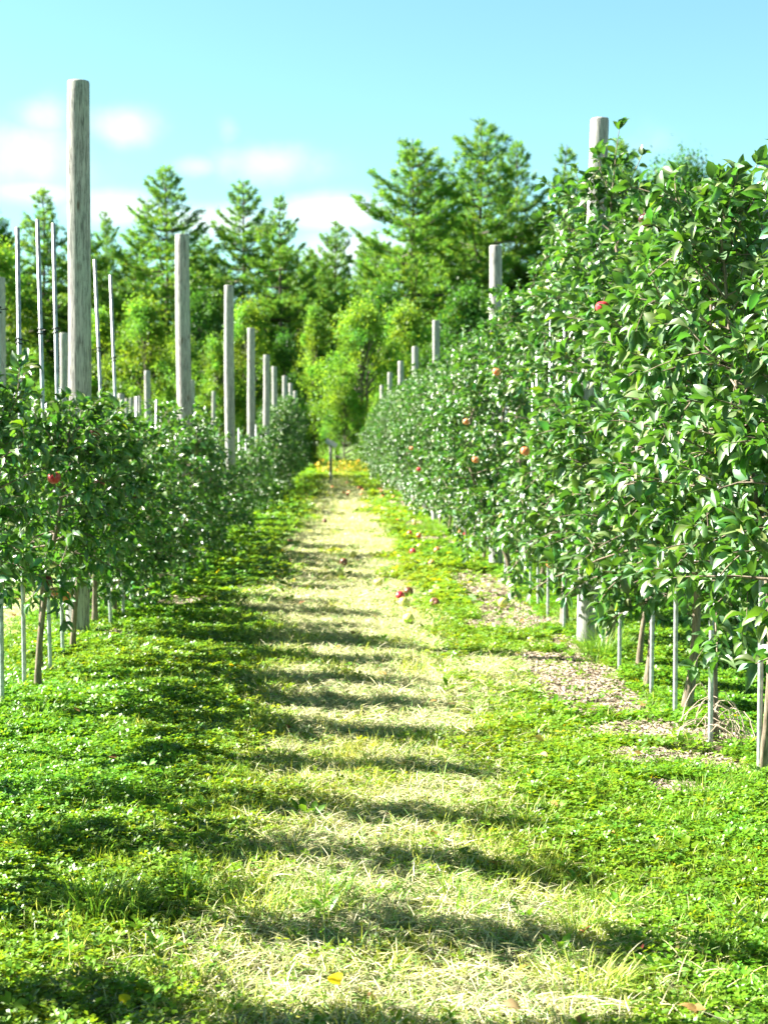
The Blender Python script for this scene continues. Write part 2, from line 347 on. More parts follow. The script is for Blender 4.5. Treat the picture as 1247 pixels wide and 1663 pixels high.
for (d0, d1, dens, ks) in bands:
    area = .26*(d1*d1-d0*d0)+1.8*(d1-d0)
    n = int(area*dens)
    x, y = sample(n, d0, d1)
    n = len(x)
    keep = np.ones(n, bool)
    z = gz(x, y); d = dry(x, y); mu = mulch(x, y); u = rng.random(n)
    nn = fbm(x*.9+11, y*.9+5, 3); n2 = fbm(x*5+1, y*5+2, 3)
    is_mu = (u < mu*.93)
    is_dry = ~is_mu & (rng.random(n) < d*1.0)
    pcl = np.clip(.12+1.0*sstep(.25, .9, np.abs(x-.1)+(nn-.5)*1.3), 0, .9)*(.55+.9*sstep(.35, .6, n2))
    is_cl = ~is_mu & ~is_dry & (rng.random(n) < pcl)
    is_gr = ~is_mu & ~is_dry & ~is_cl
    clump = .55+.7*sstep(.35, .65, fbm(x*2.3+5, y*2.3+8, 3))
    # clover
    k = np.where(is_cl)[0]; K = len(k)
    h = rng.uniform(.005, .045, K)*clump[k]*(1+.25*(ks-1)*(ks < 3))
    s = rng.uniform(.010, .021, K)*ks
    big = rng.random(K) < .02; s[big] *= 1.7
    nrm = norm(np.stack([rng.normal(-.15, .5, K), rng.normal(0, .5, K), np.ones(K)], -1))
    dd = rot_dirs(K, np.zeros(K), rng)
    M = frames(dd, nrm, s)
    v = rng.uniform(.5, 1.45, K); hue = rng.normal(0, .12, K); yel = (rng.random(K) < .012)
    near_p = 1+.45*np.exp(-((x[k]-.25)/1.1)**2)
    colr = np.stack([v*(1+hue)*(.75+.5*nn[k])*near_p, v*np.ones(K), v*(1-hue)], -1); colr[yel] *= np.array([2.4, 1.3, 1.2])
    P = np.stack([x[k], y[k], z[k]+h], -1)
    if ks < 2: G_cl.inst(CLV, CLQ, None, M, P, 0, colr)
    else: G_cl.inst(CQ_V, CQ_Q, None, M, P, 0, colr)
    # grass blades, upright, in clumps
    k = np.where(is_gr)[0]; K = len(k)
    L = rng.uniform(.025, .07, K)*(.7+.5*clump[k])*(1+.16*(ks-1)); wd = rng.uniform(.0022, .0042, K)*ks**1.05
    tilt = rng.uniform(.35, 1.35, K)
    dd = rot_dirs(K, tilt, rng)
    nrm = norm(np.stack([rng.normal(0, 1, K), rng.normal(0, 1, K), rng.normal(.8, .5, K)], -1))
    M = frames(dd, nrm, np.stack([wd, L, L], -1))
    v = rng.uniform(.65, 1.4, K); dryk = (rng.random(K) < .10+.35*d[k]+.22*np.exp(-((x[k]-.2)/.9)**2))
    colr = np.stack([v*(.8+.7*nn[k])*(1+.5*np.exp(-((x[k]-.2)/1.0)**2)), v, v*.95], -1); colr[dryk] = np.stack([v*3.2, v*1.8, v*4.5], -1)[dryk]
    G_gr.inst(BL_V, BL_Q, BL_T, M, np.stack([x[k], y[k], z[k]], -1), 0, colr)
    # straw, nearly flat
    k = np.where(is_dry)[0]; k = np.concatenate([k, k[rng.random(len(k)) < .55]]); K = len(k)
    L = rng.uniform(.03, .11, K)*(1+.14*(ks-1)); wd = rng.uniform(.0016, .0034, K)*ks
    tilt = np.clip(rng.normal(.16, .22, K), -.02, 1.2)
    dd = rot_dirs(K, tilt, rng)
    nrm = norm(np.stack([rng.normal(0, .4, K), rng.normal(0, .4, K), np.ones(K)], -1))
    M = frames(dd, nrm, np.stack([wd, L, L], -1))
    v = rng.uniform(.6, 1.25, K); gk = rng.random(K) < .30
    colr = np.stack([v, v*.99, v*rng.uniform(.75, 1.2, K)], -1); colr[gk] *= np.array([.42, .75, .35])
    P = np.stack([x[k]+rng.normal(0, .02, K), y[k]+rng.normal(0, .02, K), z[k]+rng.uniform(.002, .022, K)], -1)
    G_st.inst(BL_V, BL_Q, BL_T, M, P, 0, colr)
    # wood chips and dead stalks on the bare patches
    k = np.where(is_mu)[0]; k = k[rng.random(len(k)) < .8]; K = len(k)
    L = rng.uniform(.012, .05, K)*(1+.2*(ks-1)); wd = rng.uniform(.003, .009, K)*ks
    dd = rot_dirs(K, rng.uniform(-.05, .3, K), rng)
    nrm = norm(np.stack([rng.normal(0, .35, K), rng.normal(0, .35, K), np.ones(K)], -1))
    M = frames(dd, nrm, np.stack([wd, L, L], -1)); v = rng.uniform(.3, 1.15, K)
    colr = np.stack([v*.95, v*.85, v*.78], -1)
    G_mu.inst(BL_V, BL_Q, BL_T, M, np.stack([x[k], y[k], z[k]+rng.uniform(.002, .014, K)], -1), 0, colr)
# taller tufts of grass
def tuft(cx, cy, r, h, n, palec):
    a = rng.uniform(0, 2*math.pi, n); q = r*np.sqrt(rng.random(n))
    px, py = cx+q*np.cos(a), cy+q*np.sin(a)
    tilt = rng.uniform(.5, 1.45, n)
    dd = np.stack([np.cos(a)*np.cos(tilt), np.sin(a)*np.cos(tilt), np.sin(tilt)], -1)+rng.normal(0, .15, (n, 3))
    L = h*rng.uniform(.5, 1.1, n); wd = rng.uniform(.0025, .0045, n)
    nrm = norm(np.stack([-np.cos(a), -np.sin(a), np.full(n, .6)], -1)+rng.normal(0, .4, (n, 3)))
    M = frames(dd, nrm, np.stack([wd, L, L*2.2], -1)); v = rng.uniform(.7, 1.3, n)
    p = rng.random(n) < palec
    colr = np.stack([v, v, v], -1); colr[p] = np.stack([v*2.6, v*1.6, v*3], -1)[p]
    G_gr.inst(BL_V, BL_Q, BL_T, M, np.stack([px, py, gz(px, py)], -1), 0, colr)
def gpt(px, py, h=CAMZ+.03):
    D = h*2400/(py-722); return (px-545)*D/2400, D
for (px, py, r, h, n, pc) in [(945, 1520, .10, .10, 260, .7), (955, 1610, .12, .10, 260, .8), (985, 1480, .08, .09, 120, .6), (420, 1490, .12, .10, 200, .5), (530, 1480, .1, .12, 160, .3),
                          (300, 1480, .1, .12, 160, .1), (160, 1500, .13, .14, 220, .05), (975, 1062, .13, .24, 260, .05), (1000, 1050, .12, .22, 200, .1), (150, 1050, .10, .16, 160, .1),
                          (930, 1000, .14, .2, 200, .3), (760, 900, .3, .2, 300, .1), (700, 860, .3, .3, 300, .1), (420, 1185, .15, .09, 200, .5), (560, 1260, .2, .08, 200, .8),
                          (690, 1210, .1, .1, 140, .1), (1150, 1290, .12, .1, 160, .1), (60, 1180, .15, .12, 160, .1), (860, 1330, .12, .09, 140, .4), (740, 1480, .12, .1, 160, .4)]:
    x, y = gpt(px, py); tuft(x, y, r, h, n, pc)
for i in range(150):
    x, y = sample(30, 3, 20); tuft(x[0], y[0], .06, rng.uniform(.06, .13), 45, rng.choice([.05, .4]))
G_we = Geo()
def rosette(x, y, s, n, tone):
    a = np.arange(n)*2.4+rng.uniform(0, 6); el = rng.uniform(.1, .9, n)
    d = np.stack([np.cos(a)*np.cos(el), np.sin(a)*np.cos(el), np.sin(el)], -1)
    nr = norm(np.stack([-np.cos(a)*np.sin(el), -np.sin(a)*np.sin(el), np.cos(el)], -1)+rng.normal(0, .2, (n, 3)))
    L = s*rng.uniform(.6, 1.1, n); P = np.tile([x, y, gz1(x, y)+.012], (n, 1))+d*.01+rng.normal(0, .012, (n, 3))*[1, 1, .3]
    V_ = np.array([[0, 0, 0], [-.16, .35, .05], [0, .35, .0], [.16, .35, .05], [-.2, .7, .06], [0, .72, .02], [.2, .7, .06], [0, 1.02, -.06]])
    v = rng.uniform(.7, 1.3, n)*tone
    G_we.inst(V_, [[1, 2, 5, 4], [2, 3, 6, 5]], [[0, 2, 1], [0, 3, 2], [4, 5, 7], [5, 6, 7]], frames(d, nr, L), P, 0, np.stack([v*1.05, v, v*1.3], -1))
for i in range(420):
    x, y = sample(30, 2.9, 16); x, y = float(x[0]), float(y[0])
    if abs(x-.06) < .35 and rng.random() < .7: continue
    rosette(x, y, rng.uniform(.025, .062)*(1+.03*y), int(rng.integers(5, 12)), rng.uniform(.6, 1.2))
for (px, py, s_, n_) in [(520, 1500, .09, 9), (60, 1100, .12, 8), (1090, 1590, .11, 9), (915, 1560, .09, 8), (170, 1380, .09, 8), (1180, 1410, .06, 7), (640, 1470, .07, 8), (1010, 1480, .08, 8), (330, 1330, .07, 9), (660, 1210, .07, 7)]:
    x, y = gpt(px, py); rosette(x, y, s_*.62, n_+3, .95)
def scat(name, geo, mats, label): return tag(link(name, geo.mesh(name, mats)), label, 'ground cover', kind='stuff')
scat('clover_ground_cover', G_cl, [M_clover], 'bright green clover covering the orchard floor on both sides of the path')
scat('grass', G_gr, [M_blade], 'short green grass blades and longer tufts on the orchard floor')
scat('weeds', G_we, [M_clover], 'broad leaved weed rosettes scattered through the clover and grass')
G_li = Geo(); K = 520
x, y = sample(K, 2.9, 18); K = len(x)
d = rot_dirs(K, rng.uniform(-.1, .5, K), rng); nr = norm(np.stack([rng.normal(0, .4, K), rng.normal(0, .4, K), np.ones(K)], -1)); L = rng.uniform(.02, .055, K)*(1+.03*y)
v = rng.uniform(.15, .8, K)
G_li.inst(np.array([[0, 0, 0], [.28, .5, .1], [0, 1, 0], [-.28, .5, .1], [0, .5, -.02]]), [[0, 1, 2, 4], [0, 4, 2, 3]], None, frames(d, nr, L), np.stack([x, y, gz(x, y)+rng.uniform(.01, .035, K)], -1), 0, np.stack([v, v*rng.uniform(.6, 1, K), v*rng.uniform(.8, 2, K)], -1))
scat('leaf_litter', G_li, [M_petal], 'small dead brown and yellowed leaves scattered over the orchard grass')
scat('dry_grass', G_st, [M_straw], 'pale dry cut grass lying along the middle of the path')
scat('bark_mulch', G_mu, [M_stem], 'brown bark chips and dead stalks on bare patches beside the tree row')

# ------------------------------------------------------------------ apple trees
LV = np.array([[0, 0, 0], [0, .28, .02], [0, .58, .0], [0, .84, -.06], [0, 1.04, -.15],
               [-.23, .22, .10], [-.31, .50, .12], [-.22, .80, .02], [.23, .22, .10], [.31, .50, .12], [.22, .80, .02]])
LV[:, 1] -= 0
LQ = [[1, 2, 6, 5], [2, 3, 7, 6], [9, 2, 1, 8], [10, 3, 2, 9]]; LT = [[0, 1, 5], [3, 4, 7], [8, 1, 0], [10, 4, 3]]
# faces wound so the upper side of the leaf is the front
LQ = [[a[3], a[2], a[1], a[0]] for a in LQ]; LT = [[a[2], a[1], a[0]] for a in LT]
def leaf_frames(d, n, L, rg):
    return frames(d, n, np.stack([L*rg.uniform(.58, .95, len(L)), L, L*rg.uniform(.7, 2.3, len(L))], -1))
def apple_tree(seed, H, lmax, nbr, base, dens=1.0, top_shoots=3, width_y=1.0, taper=.58, lsc=1.0):
    rg = np.random.default_rng(seed)
    gt, gc = Geo(), Geo()
    zz = np.linspace(0, H*.93, 12); bend = rg.normal(0, .075, 2); ph = rg.uniform(0, 6)
    lean = rg.normal(0, .03, 2)
    tx = bend[0]*np.sin(zz*2.2+ph)-bend[0]*math.sin(ph)+lean[0]*zz; ty = bend[1]*np.sin(zz*1.8+ph)-bend[1]*math.sin(ph)+lean[1]*zz
    zb = np.concatenate([[-.08], zz]); rad = np.interp(zb, [-.08, 0, .1, .5, H*.93], [.032, .028, .019, .016, .005])*rg.uniform(.85, 1.2)
    P = np.stack([np.concatenate([[tx[0]], tx]), np.concatenate([[ty[0]], ty]), zb], -1)
    tube(gt, P, rad, 9, 0, jit=.05, rg=rg)
    LP, LD, LN = [], [], []
    def twig(p0, d0, L, droop, r0, leaf_from, step):
        n = max(4, int(L/.06)); pts = [p0]; d = d0.copy()
        for i in range(n):
            d = norm(d+np.array([0, 0, -droop/n])+rg.normal(0, .07, 3)); pts.append(pts[-1]+d*L/n)
        pts = np.array(pts); tube(gc, pts, np.linspace(r0, .0018, n+1), 4, 1, rg=rg)
        s = np.arange(leaf_from*L, L, step*rg.uniform(.8, 1.2)); f = s/L*n; i = np.minimum(f.astype(int), n-1); w = (f-i)[:, None]
        p = pts[i]*(1-w)+pts[i+1]*w; t = norm(pts[i+1]-pts[i])
        m = len(p)
        a = np.arange(m)*2.4+rg.uniform(0, 6); u = norm(np.cross(t, np.array([.01, .02, 1]))+1e-4); v = np.cross(t, u)
        rad_ = np.cos(a)[:, None]*u+np.sin(a)[:, None]*v
        dd = norm(t*.45+rad_*.9+np.array([-.08, 0, -.12])+rg.normal(0, .25, (m, 3)))
        LP.append(p+dd*.012); LD.append(dd); LN.append(norm(np.array([-.22, -.05, 1.])+rg.normal(0, .62, (m, 3))))
        # rosette at the tip
        m = 5; a = np.arange(m)*1.3+rg.uniform(0, 6); t = norm(pts[-1]-pts[-2]); u = norm(np.cross(t, np.array([.3, .1, 1]))); v = np.cross(t, u)
        dd = norm(t*.9+(np.cos(a)[:, None]*u+np.sin(a)[:, None]*v)*.8+rg.normal(0, .2, (m, 3)))
        LP.append(np.tile(pts[-1], (m, 1))); LD.append(dd); LN.append(norm(np.array([-.1, 0, .8])+rg.normal(0, .5, (m, 3))))
        return pts
    for b in range(nbr):
        u = (b+rg.random())/nbr; h = base+u*(H*.90-base)
        p0 = np.array([np.interp(h, zz, tx), np.interp(h, zz, ty), h])
        a = b*2.4+rg.normal(0, .5)
        env = lmax*(1.0-taper*u**1.3)*(.72+.28*min(1, u*5+.2))
        L = env*rg.uniform(.6, 1.2); el = -.05+.9*u+rg.normal(0, .22)
        d = np.array([math.cos(a)*math.cos(el), math.sin(a)*math.cos(el)*width_y, math.sin(el)])
        pts = twig(p0, norm(d), L, .55*(1-u)+.1, .0075*(1-.5*u), .22, .030/dens)
        ns = int(rg.integers(3, 6)*max(.6, L/.5))
        for k in range(ns):
            i = rg.integers(1, len(pts)-1); dirx = norm(norm(pts[i+1]-pts[i])*.6+rg.normal(0, .6, 3)+np.array([0, 0, .25]))
            twig(pts[i], dirx, rg.uniform(.09, .24), .2, .003, .15, .026/dens)
    for k in range(top_shoots):
        p0 = np.array([tx[-2], ty[-2], zz[-2]])+rg.normal(0, .03, 3)
        twig(p0, norm(np.array([rg.normal(0, .28), rg.normal(0, .28), 1])), rg.uniform(.25, .5), 0, .005, .1, .028)
    LP, LD, LN = map(np.concatenate, (LP, LD, LN)); K = len(LP)
    L = rg.uniform(.046, .092, K)*lsc
    v = rg.uniform(.6, 1.4, K); hue = rg.normal(0, .14, K)
    colr = np.stack([v*(1+hue), v, v*(1-hue)], -1)
    yl = rg.random(K) < .004; colr[yl] *= np.array([3.2, 2.0, .8])
    gc.inst(LV, LQ, LT, leaf_frames(LD, LN, L, rg), LP, 0, colr)
    return gt.mesh('trunk', [M_bark]), gc.mesh('crown', [M_leaf, M_bark]), K
def proto_set(seeds, **k):
    out = []
    for s in seeds:
        a, b, K = apple_tree(s, **k); out.append((a, b))
    print('leaves per tree', K); return out
TALL = proto_set(range(10, 16), H=3.05, lmax=.66, nbr=58, base=.62, dens=1.35)
MID = proto_set(range(20, 25), H=2.35, lmax=.62, nbr=48, base=.60, dens=1.45)
LOW = proto_set(range(30, 36), H=1.75, lmax=.56, nbr=34, base=.70, dens=1.3, taper=.72)
LOWB = proto_set(range(70, 75), H=1.75, lmax=.66, nbr=42, base=.16, dens=1.25)
SMALL = proto_set(range(40, 44), H=1.30, lmax=.50, nbr=24, base=.25, dens=1.0)
NEARS = proto_set(range(50, 54), H=2.3, lmax=.29, nbr=26, base=.75, dens=1.3, taper=.75)   # thinner young trees whose shadows cross the path
HIGHB = proto_set(range(80, 83), H=2.4, lmax=.62, nbr=42, base=.80, dens=1.3, lsc=1.02)
trees = []
def plant_tree(pset, i, x, y, sc, label, group):
    a, b = pset[i % len(pset)]
    r = bpy.data.objects.new('apple_tree', None); COL.objects.link(r)
    r.location = (x, y, gz1(x, y)-.01); r.rotation_euler = (0, 0, float(rng.uniform(0, 6.28))); r.scale = (sc*float(rng.uniform(.93, 1.07)),)*2+(sc,)
    tag(r, label, 'apple tree', group); link('trunk', a, r); link('crown', b, r); trees.append((x, y, r))
# row post positions (y along the row)
LPOST = [9.8, 16.2, 22.7, 28.8, 35.2, 41.8, 48.2, 54.6, 61.0]
LPH = [3.66, 3.57, 3.72, 3.55, 3.42, 3.49, 3.53, 3.55, 3.50]
RPOST = [10.05, 16.3, 26.3, 33.0, 40.0, 48.5, 57.5]
RPH = [3.50, 3.48, 3.50, 3.48, 3.55, 3.66, 3.60]
XL, XR = -1.65, 1.77
ORD = ['first', 'second', 'third', 'fourth', 'fifth', 'sixth', 'seventh', 'eighth', 'ninth', 'tenth', 'eleventh', 'twelfth']
def where(y, posts, side):
    k = sum(1 for p in posts if p < y)
    if k == 0: return None
    if k >= len(posts): return f'beyond the last post of the {side} row'
    return f'between the {ORD[k-1]} and {ORD[k]} posts of the {side} row'
def interp(y, tab): return float(np.interp(y, [a for a, _ in tab], [b for _, b in tab]))
def row(x0, ys, posts, side, htab, nears=False):
    cnt = {}
    for j, y in enumerate(ys):
        if min(abs(y-p) for p in posts) < .16: y += .2
        h = interp(y, htab)*(rng.uniform(.80, 1.12) if side == 'left' and y > 12 else rng.uniform(.96, 1.05))
        pset, H = (HIGHB, 2.4) if (side == 'right' and y < 6.3) else (NEARS, 2.3) if (nears and y < 6.7) else (LOWB, 1.75) if (side == 'left' and y > 10.8 and 1.45 < h <= 2.0) else (TALL, 3.05) if h > 2.65 else (MID, 2.35) if h > 2.0 else (LOW, 1.75) if h > 1.45 else (SMALL, 1.30)
        k = sum(1 for p in posts if p < y)
        wh = where(y, posts, side); n = cnt.get(k, 0); cnt[k] = n+1
        if k == 0:
            near = [q for q in ys if q < posts[0]]
            m = len(near)-1-n
            lab = (f'leafy apple tree of the {side} row, {ORD[m]} in front of its tallest near wooden post') if m < 12 else f'leafy apple tree of the {side} row nearest the camera'
        elif k == 1:
            lab = f'leafy apple tree of the {side} row, {ORD[min(n, 11)]} beyond its nearest wooden post'
        else: lab = f'leafy apple tree {wh}'
        plant_tree(pset, j*3+(side == 'left'), x0+rng.normal(0, .04), float(y), h/H, lab, f'apple trees of the {side} row beside the path')
RT = [(3, 2.1), (5.0, 2.35), (5.8, 2.45), (6.8, 2.5), (7.6, 2.55), (8.4, 2.45), (9.6, 3.15), (11, 3.3), (12.6, 2.85), (17, 2.75), (20, 2.85), (24, 2.75), (32, 2.75), (45, 2.95), (60, 2.95)]
LTAB = [(2, 2.2), (6.4, 1.9), (7.2, 1.58), (8.3, 1.48), (9.5, 1.46), (12, 1.46), (14, 1.5), (17, 1.7), (20, 1.35), (24, 1.25), (32, 1.35), (38, 2.0), (46, 2.75), (60, 2.8)]
row(XR, list(np.arange(4.62, 12.5, .72))+list(np.arange(12.9, 59, .86)), RPOST, 'right', RT)
row(XL, [1.3, 2.2, 2.9, 3.6, 4.3, 5.0, 5.65, 6.3]+list(np.arange(7.1, 12.9, .66))+list(np.arange(13.5, 61, .84)), LPOST, 'left', LTAB, True)
# rows behind the left row
for r_, (x0, a, b_, st, h) in enumerate([(-5.05, 19, 60, 1.0, 1.75), (-8.5, 32, 62, 1.2, 1.7), (-12, 46, 64, 1.3, 1.7)]):
    for j, y in enumerate(np.arange(a, b_, st)):
        hh = h*rng.uniform(.85, 1.15)
        plant_tree(LOW, j*2+r_, x0+rng.normal(0, .05), float(y), hh/1.75, f'low apple tree in the {ORD[r_+1]} row left of the path', f'apple trees of the {ORD[r_+1]} row left of the path')
for j, y in enumerate(np.arange(10, 40, 1.5)):
    plant_tree(TALL, j*2, 5.3, float(y), .95, 'tall apple tree in the row behind the tall right hedge', 'apple trees behind the right row')
print('trees', len(trees))

# ------------------------------------------------------------------ wooden posts
def post_mesh(seed, H, r, lean=(0, 0)):
    rg = np.random.default_rng(seed); g = Geo(); n = 26; sd_ = 22
    z = np.linspace(-.3, H, n); z = np.concatenate([z[:-1], [H-.012, H]])
    rr = np.interp(z, [-.3, H], [r*1.05, r*.93])*(1+.012*np.sin(z*3+seed)); rr[-1] *= .93
    wob = .006*np.sin(z*1.7+seed)
    P = np.stack([lean[0]*z+wob, lean[1]*z, z], -1)
    a = np.arange(sd_)*2*math.pi/sd_; prof = 1+.025*rg.standard_normal(sd_); prof[rg.integers(0, sd_)] *= .87
    V = P[:, None]+(rr[:, None]*prof[None]*(1+.006*rg.standard_normal((len(z), sd_))))[..., None]*np.stack([np.cos(a), np.sin(a), 0*a], -1)[None]
    i = np.arange(len(z)-1)[:, None]*sd_; j = np.arange(sd_)[None]; k = (j+1) % sd_
    Q = np.stack([i+j, i+k, i+sd_+k, i+sd_+j], -1).reshape(-1, 4)
    V = np.concatenate([V.reshape(-1, 3), P[-1:]+[[0, 0, .002]]]); m_ = (len(z)-1)*sd_
    T = [[m_+q, m_+(q+1) % sd_, len(V)-1] for q in range(sd_)]
    g.add(V, Q, T); me = g.mesh('wooden_post', [M_post])
    return me
WIN = {}
def put_post(x, y, ztop, r, lean, label, group):
    z0 = gz1(x, y); me = post_mesh(len(WIN)+5, ztop-z0, r, lean); WIN[len(WIN)] = 1
    o = link('wooden_post', me, None, (x, y, z0)); tag(o, label, 'wooden post', group)
    return o
gl, gr_ = 'wooden trellis posts of the left row', 'wooden trellis posts of the right row'
lean_l = [.011, -.004, -.005, -.003, 0, 0, .004, 0, 0]
for i, (y, h) in enumerate(zip(LPOST, LPH)):
    lab = ['tallest looking grey wooden post, standing nearest the camera in the left row', 'weathered post next behind the tallest post of the left row', 'weathered third post of the left row with a knot near mid height'][i] if i < 3 else (f'slim distant wooden post, {ORD[i]} of the left row counting away from the camera')
    xb = [-1.70, -1.64, -1.60, -1.62, -1.63, -1.72, -1.65, -1.64, -1.65][i]
    put_post(xb, y, h, [.079, .082, .078, .08, .08, .08, .085, .08, .08][i], (lean_l[i], 0), lab, gl)
for i, (y, h) in enumerate(zip(RPOST, RPH)):
    lab = ['thick grey wooden post rising out of the leaves of the right row, nearest the camera', 'second post of the right row, its short greenish top above the hedge'][i] if i < 2 else f'pale distant wooden post, {ORD[i]} of the right row counting away from the camera'
    put_post([1.715, 1.77, 1.78, 1.775, 1.78, 1.78, 1.78][i], y, h, [.066, .075, .07, .075, .08, .085, .08][i], (.018 if i == 0 else rng.normal(0, .003), 0), lab, gr_)
for j, (px, top, D) in enumerate([(8, 455, 22.6), (110, 543, 27.9), (200, 640, 36.0), (243, 603, 40.0), (315, 618, 52.0), (349, 636, 61)]):
    put_post((px-545)*D/2400, D, CAMZ+(722-top)*D/2400, .085, (.0, 0), ['pale post cut by the left edge, in the row behind the left row', 'wooden post just left of the tallest post, in the row behind', 'short looking post behind the hedge beside the thin stakes', 'yellowish post standing clear before the dark gap under the trees', 'thin post right behind the second left post', 'small far post between the second and third left posts'][j], 'wooden posts of the rows further left')
# ------------------------------------------------------------------ steel stakes
def stake_mesh(L, r=.0115):
    g = Geo(); z = np.array([-.2, 0, L*.5, L-.002, L]); tube(g, np.stack([0*z, 0*z, z], -1), np.array([r, r, r, r, r*.6]), 10, 0, cap=True)
    g2 = Geo(); a = np.linspace(0, 6.283, 12); 
    for zc in (-.012, .012): tube(g2, np.stack([.016*np.cos(a), .016*np.sin(a), zc+.004*np.sin(a*2)], -1), .004, 6)
    tube(g2, np.array([[.012, -.01, 0], [.05, -.02, .004]]), .003, 5)
    return g.mesh('steel_stake', [M_steel]), g2.mesh('wire_clip', [M_tie])
STK, CLIP = stake_mesh(2.58)
nst = 0
def put_stake(x, y, L, lean, label, group, clip=True):
    global nst
    o = link('steel_stake', STK, None, (x, y, gz1(x, y))); o.scale = (1, 1, L/2.58); nst += 1
    o.rotation_euler = (lean[1], lean[0], float(rng.uniform(0, 6))*0)
    tag(o, label, 'steel stake', group)
    if clip:
        c = link('wire_clip', CLIP, o, (0, 0, 1.95)); c.rotation_euler = (0, 0, float(rng.uniform(0, 6)))
        c2 = link('wire_clip', CLIP, o, (0, 0, 1.1)); c2.rotation_euler = (0, 0, float(rng.uniform(0, 6)))
gs = 'galvanised steel stakes of the left row'
for j, (px, top, D, ln) in enumerate([(5, 300, 7.25, .0), (38, 375, 7.85, -.004), (70, 362, 8.40, -.018), (95, 368, 8.9, -.012), (160, 425, 10.35, -.035), (185, 450, 11.0, -.03)]):
    zt = CAMZ+(722-top)*D/2400; x = (px-545)*D/2400
    xb = x-ln*zt
    put_stake(xb, D, zt-gz1(xb, D), (ln, 0), ['dark steel stake cut by the left edge of the picture', 'thin steel stake, second from the left edge', 'taller of the two steel stakes left of the big post', 'steel stake closest on the left to the big wooden post', 'leaning steel stake just right of the big wooden post', 'leaning steel stake standing clear between the first two wooden posts'][j], gs)
for y in list(np.arange(2.0, 7.0, .66)): put_stake(XL+.03, float(y), 2.2, (rng.normal(0, .02), rng.normal(0, .01)), 'steel stake beside the left row outside the picture edge', gs)
for y in np.arange(12, 45, 1.9): put_stake(XL+rng.normal(0, .04), float(y), rng.uniform(1.35, 1.75), (rng.normal(0, .02), 0), 'short steel stake among the leaves '+(where(y, LPOST, 'left')), gs, False)
gs = 'galvanised steel stakes of the right row'
nr_ = 0
for y in list(np.arange(8.1, 12.5, .72))+list(np.arange(13.1, 48, 1.72)):
    k = sum(1 for p in RPOST if p < y); near = y < RPOST[0]
    if near: lab = f'bare steel stake of the right row, {ORD[2-nr_]} in front of its nearest post'; nr_ += 1
    else: lab = 'steel stake half hidden by leaves '+where(y, RPOST, 'right')
    put_stake(XR-.05+rng.normal(0, .02), float(y)-.08, interp(y, RT)-.7 if near else min(2.4, interp(y, RT)-.6), (rng.normal(0, .008), rng.normal(0, .006)), lab, gs, near)
for j, (px, top, D, w) in enumerate([(1161, 325, 6.7, 1), (1102, 372, 7.35, 1), (1243, 262, 6.05, 1.6)]):
    x = (px-545)*D/2400; o = put_stake(x, D, CAMZ+(722-top)*D/2400-gz1(x, D), (0, 0), ['pale stake tip showing among the top leaves of the right row', 'shorter pale stake tip left of the other in the top leaves', 'thick stake top at the right edge of the picture'][j], gs, False)
for x0, a, b_, h, nm in [(-5.05, 21, 58, 2.1, 'second'), (-8.5, 34, 60, 2.0, 'third'), (-12, 46, 62, 2.0, 'fourth')]:
    for y in np.arange(a, b_, 1.3): put_stake(x0+rng.normal(0, .04), float(y), h*rng.uniform(.85, 1.15), (rng.normal(0, .015), 0), f'far thin stake in the {nm} row counted leftwards from the path', f'stakes of the {nm} row left of the path', False)
# pale grave row of thick stake ends before the dark gap
for j, px in enumerate([209, 216, 223, 230]):
    D = 44+j*.8; x = (px-545)*D/2400
    put_post(x, D, CAMZ+(722-648+j*1.5)*D/2400, .05, (0, 0), 'one of four thin grey posts bunched together before the dark gap', 'bunched thin grey posts')
print('stakes', nst)

# ------------------------------------------------------------------ sign post at the end of the path
D = 53.0; x = (537-545)*D/2400; z0 = gz1(x, D)
root = bpy.data.objects.new('row_marker_sign', None); COL.objects.link(root); root.location = (x, D, z0)
tag(root, 'small slanted board on a grey post at the far end of the path', 'sign')
g = Geo(); tube(g, np.array([[0, 0, -.2], [0, 0, .6], [0, 0, 1.28]]), .055, 12, cap=True); link('post', g.mesh('post', [M_post]), root)
bm_v = np.array([[sx*.22, sy*.015, sz*.13] for sx in (-1, 1) for sy in (-1, 1) for sz in (-1, 1)], float)
rot = Matrix.Rotation(R(28), 3, 'Y') @ Matrix.Rotation(R(-50), 3, 'X'); bm_v = bm_v @ np.array(rot).T+np.array([.02, -.03, 1.36])
g = Geo(); g.add(bm_v, [[0, 1, 3, 2], [4, 6, 7, 5], [0, 4, 5, 1], [2, 3, 7, 6], [0, 2, 6, 4], [1, 5, 7, 3]])
m, t, b = mat('pale_board'); n = N(t, 'ShaderNodeTexNoise'); n.inputs['Scale'].default_value = 12; r = N(t, 'ShaderNodeValToRGB')
r.color_ramp.elements[0].color = (.6, .58, .52, 1); r.color_ramp.elements[1].color = (.8, .79, .75, 1); t.links.new(n.outputs[0], r.inputs[0]); t.links.new(r.outputs[0], b.inputs['Base Color'])
link('board', g.mesh('board', [m], smooth=False), root)

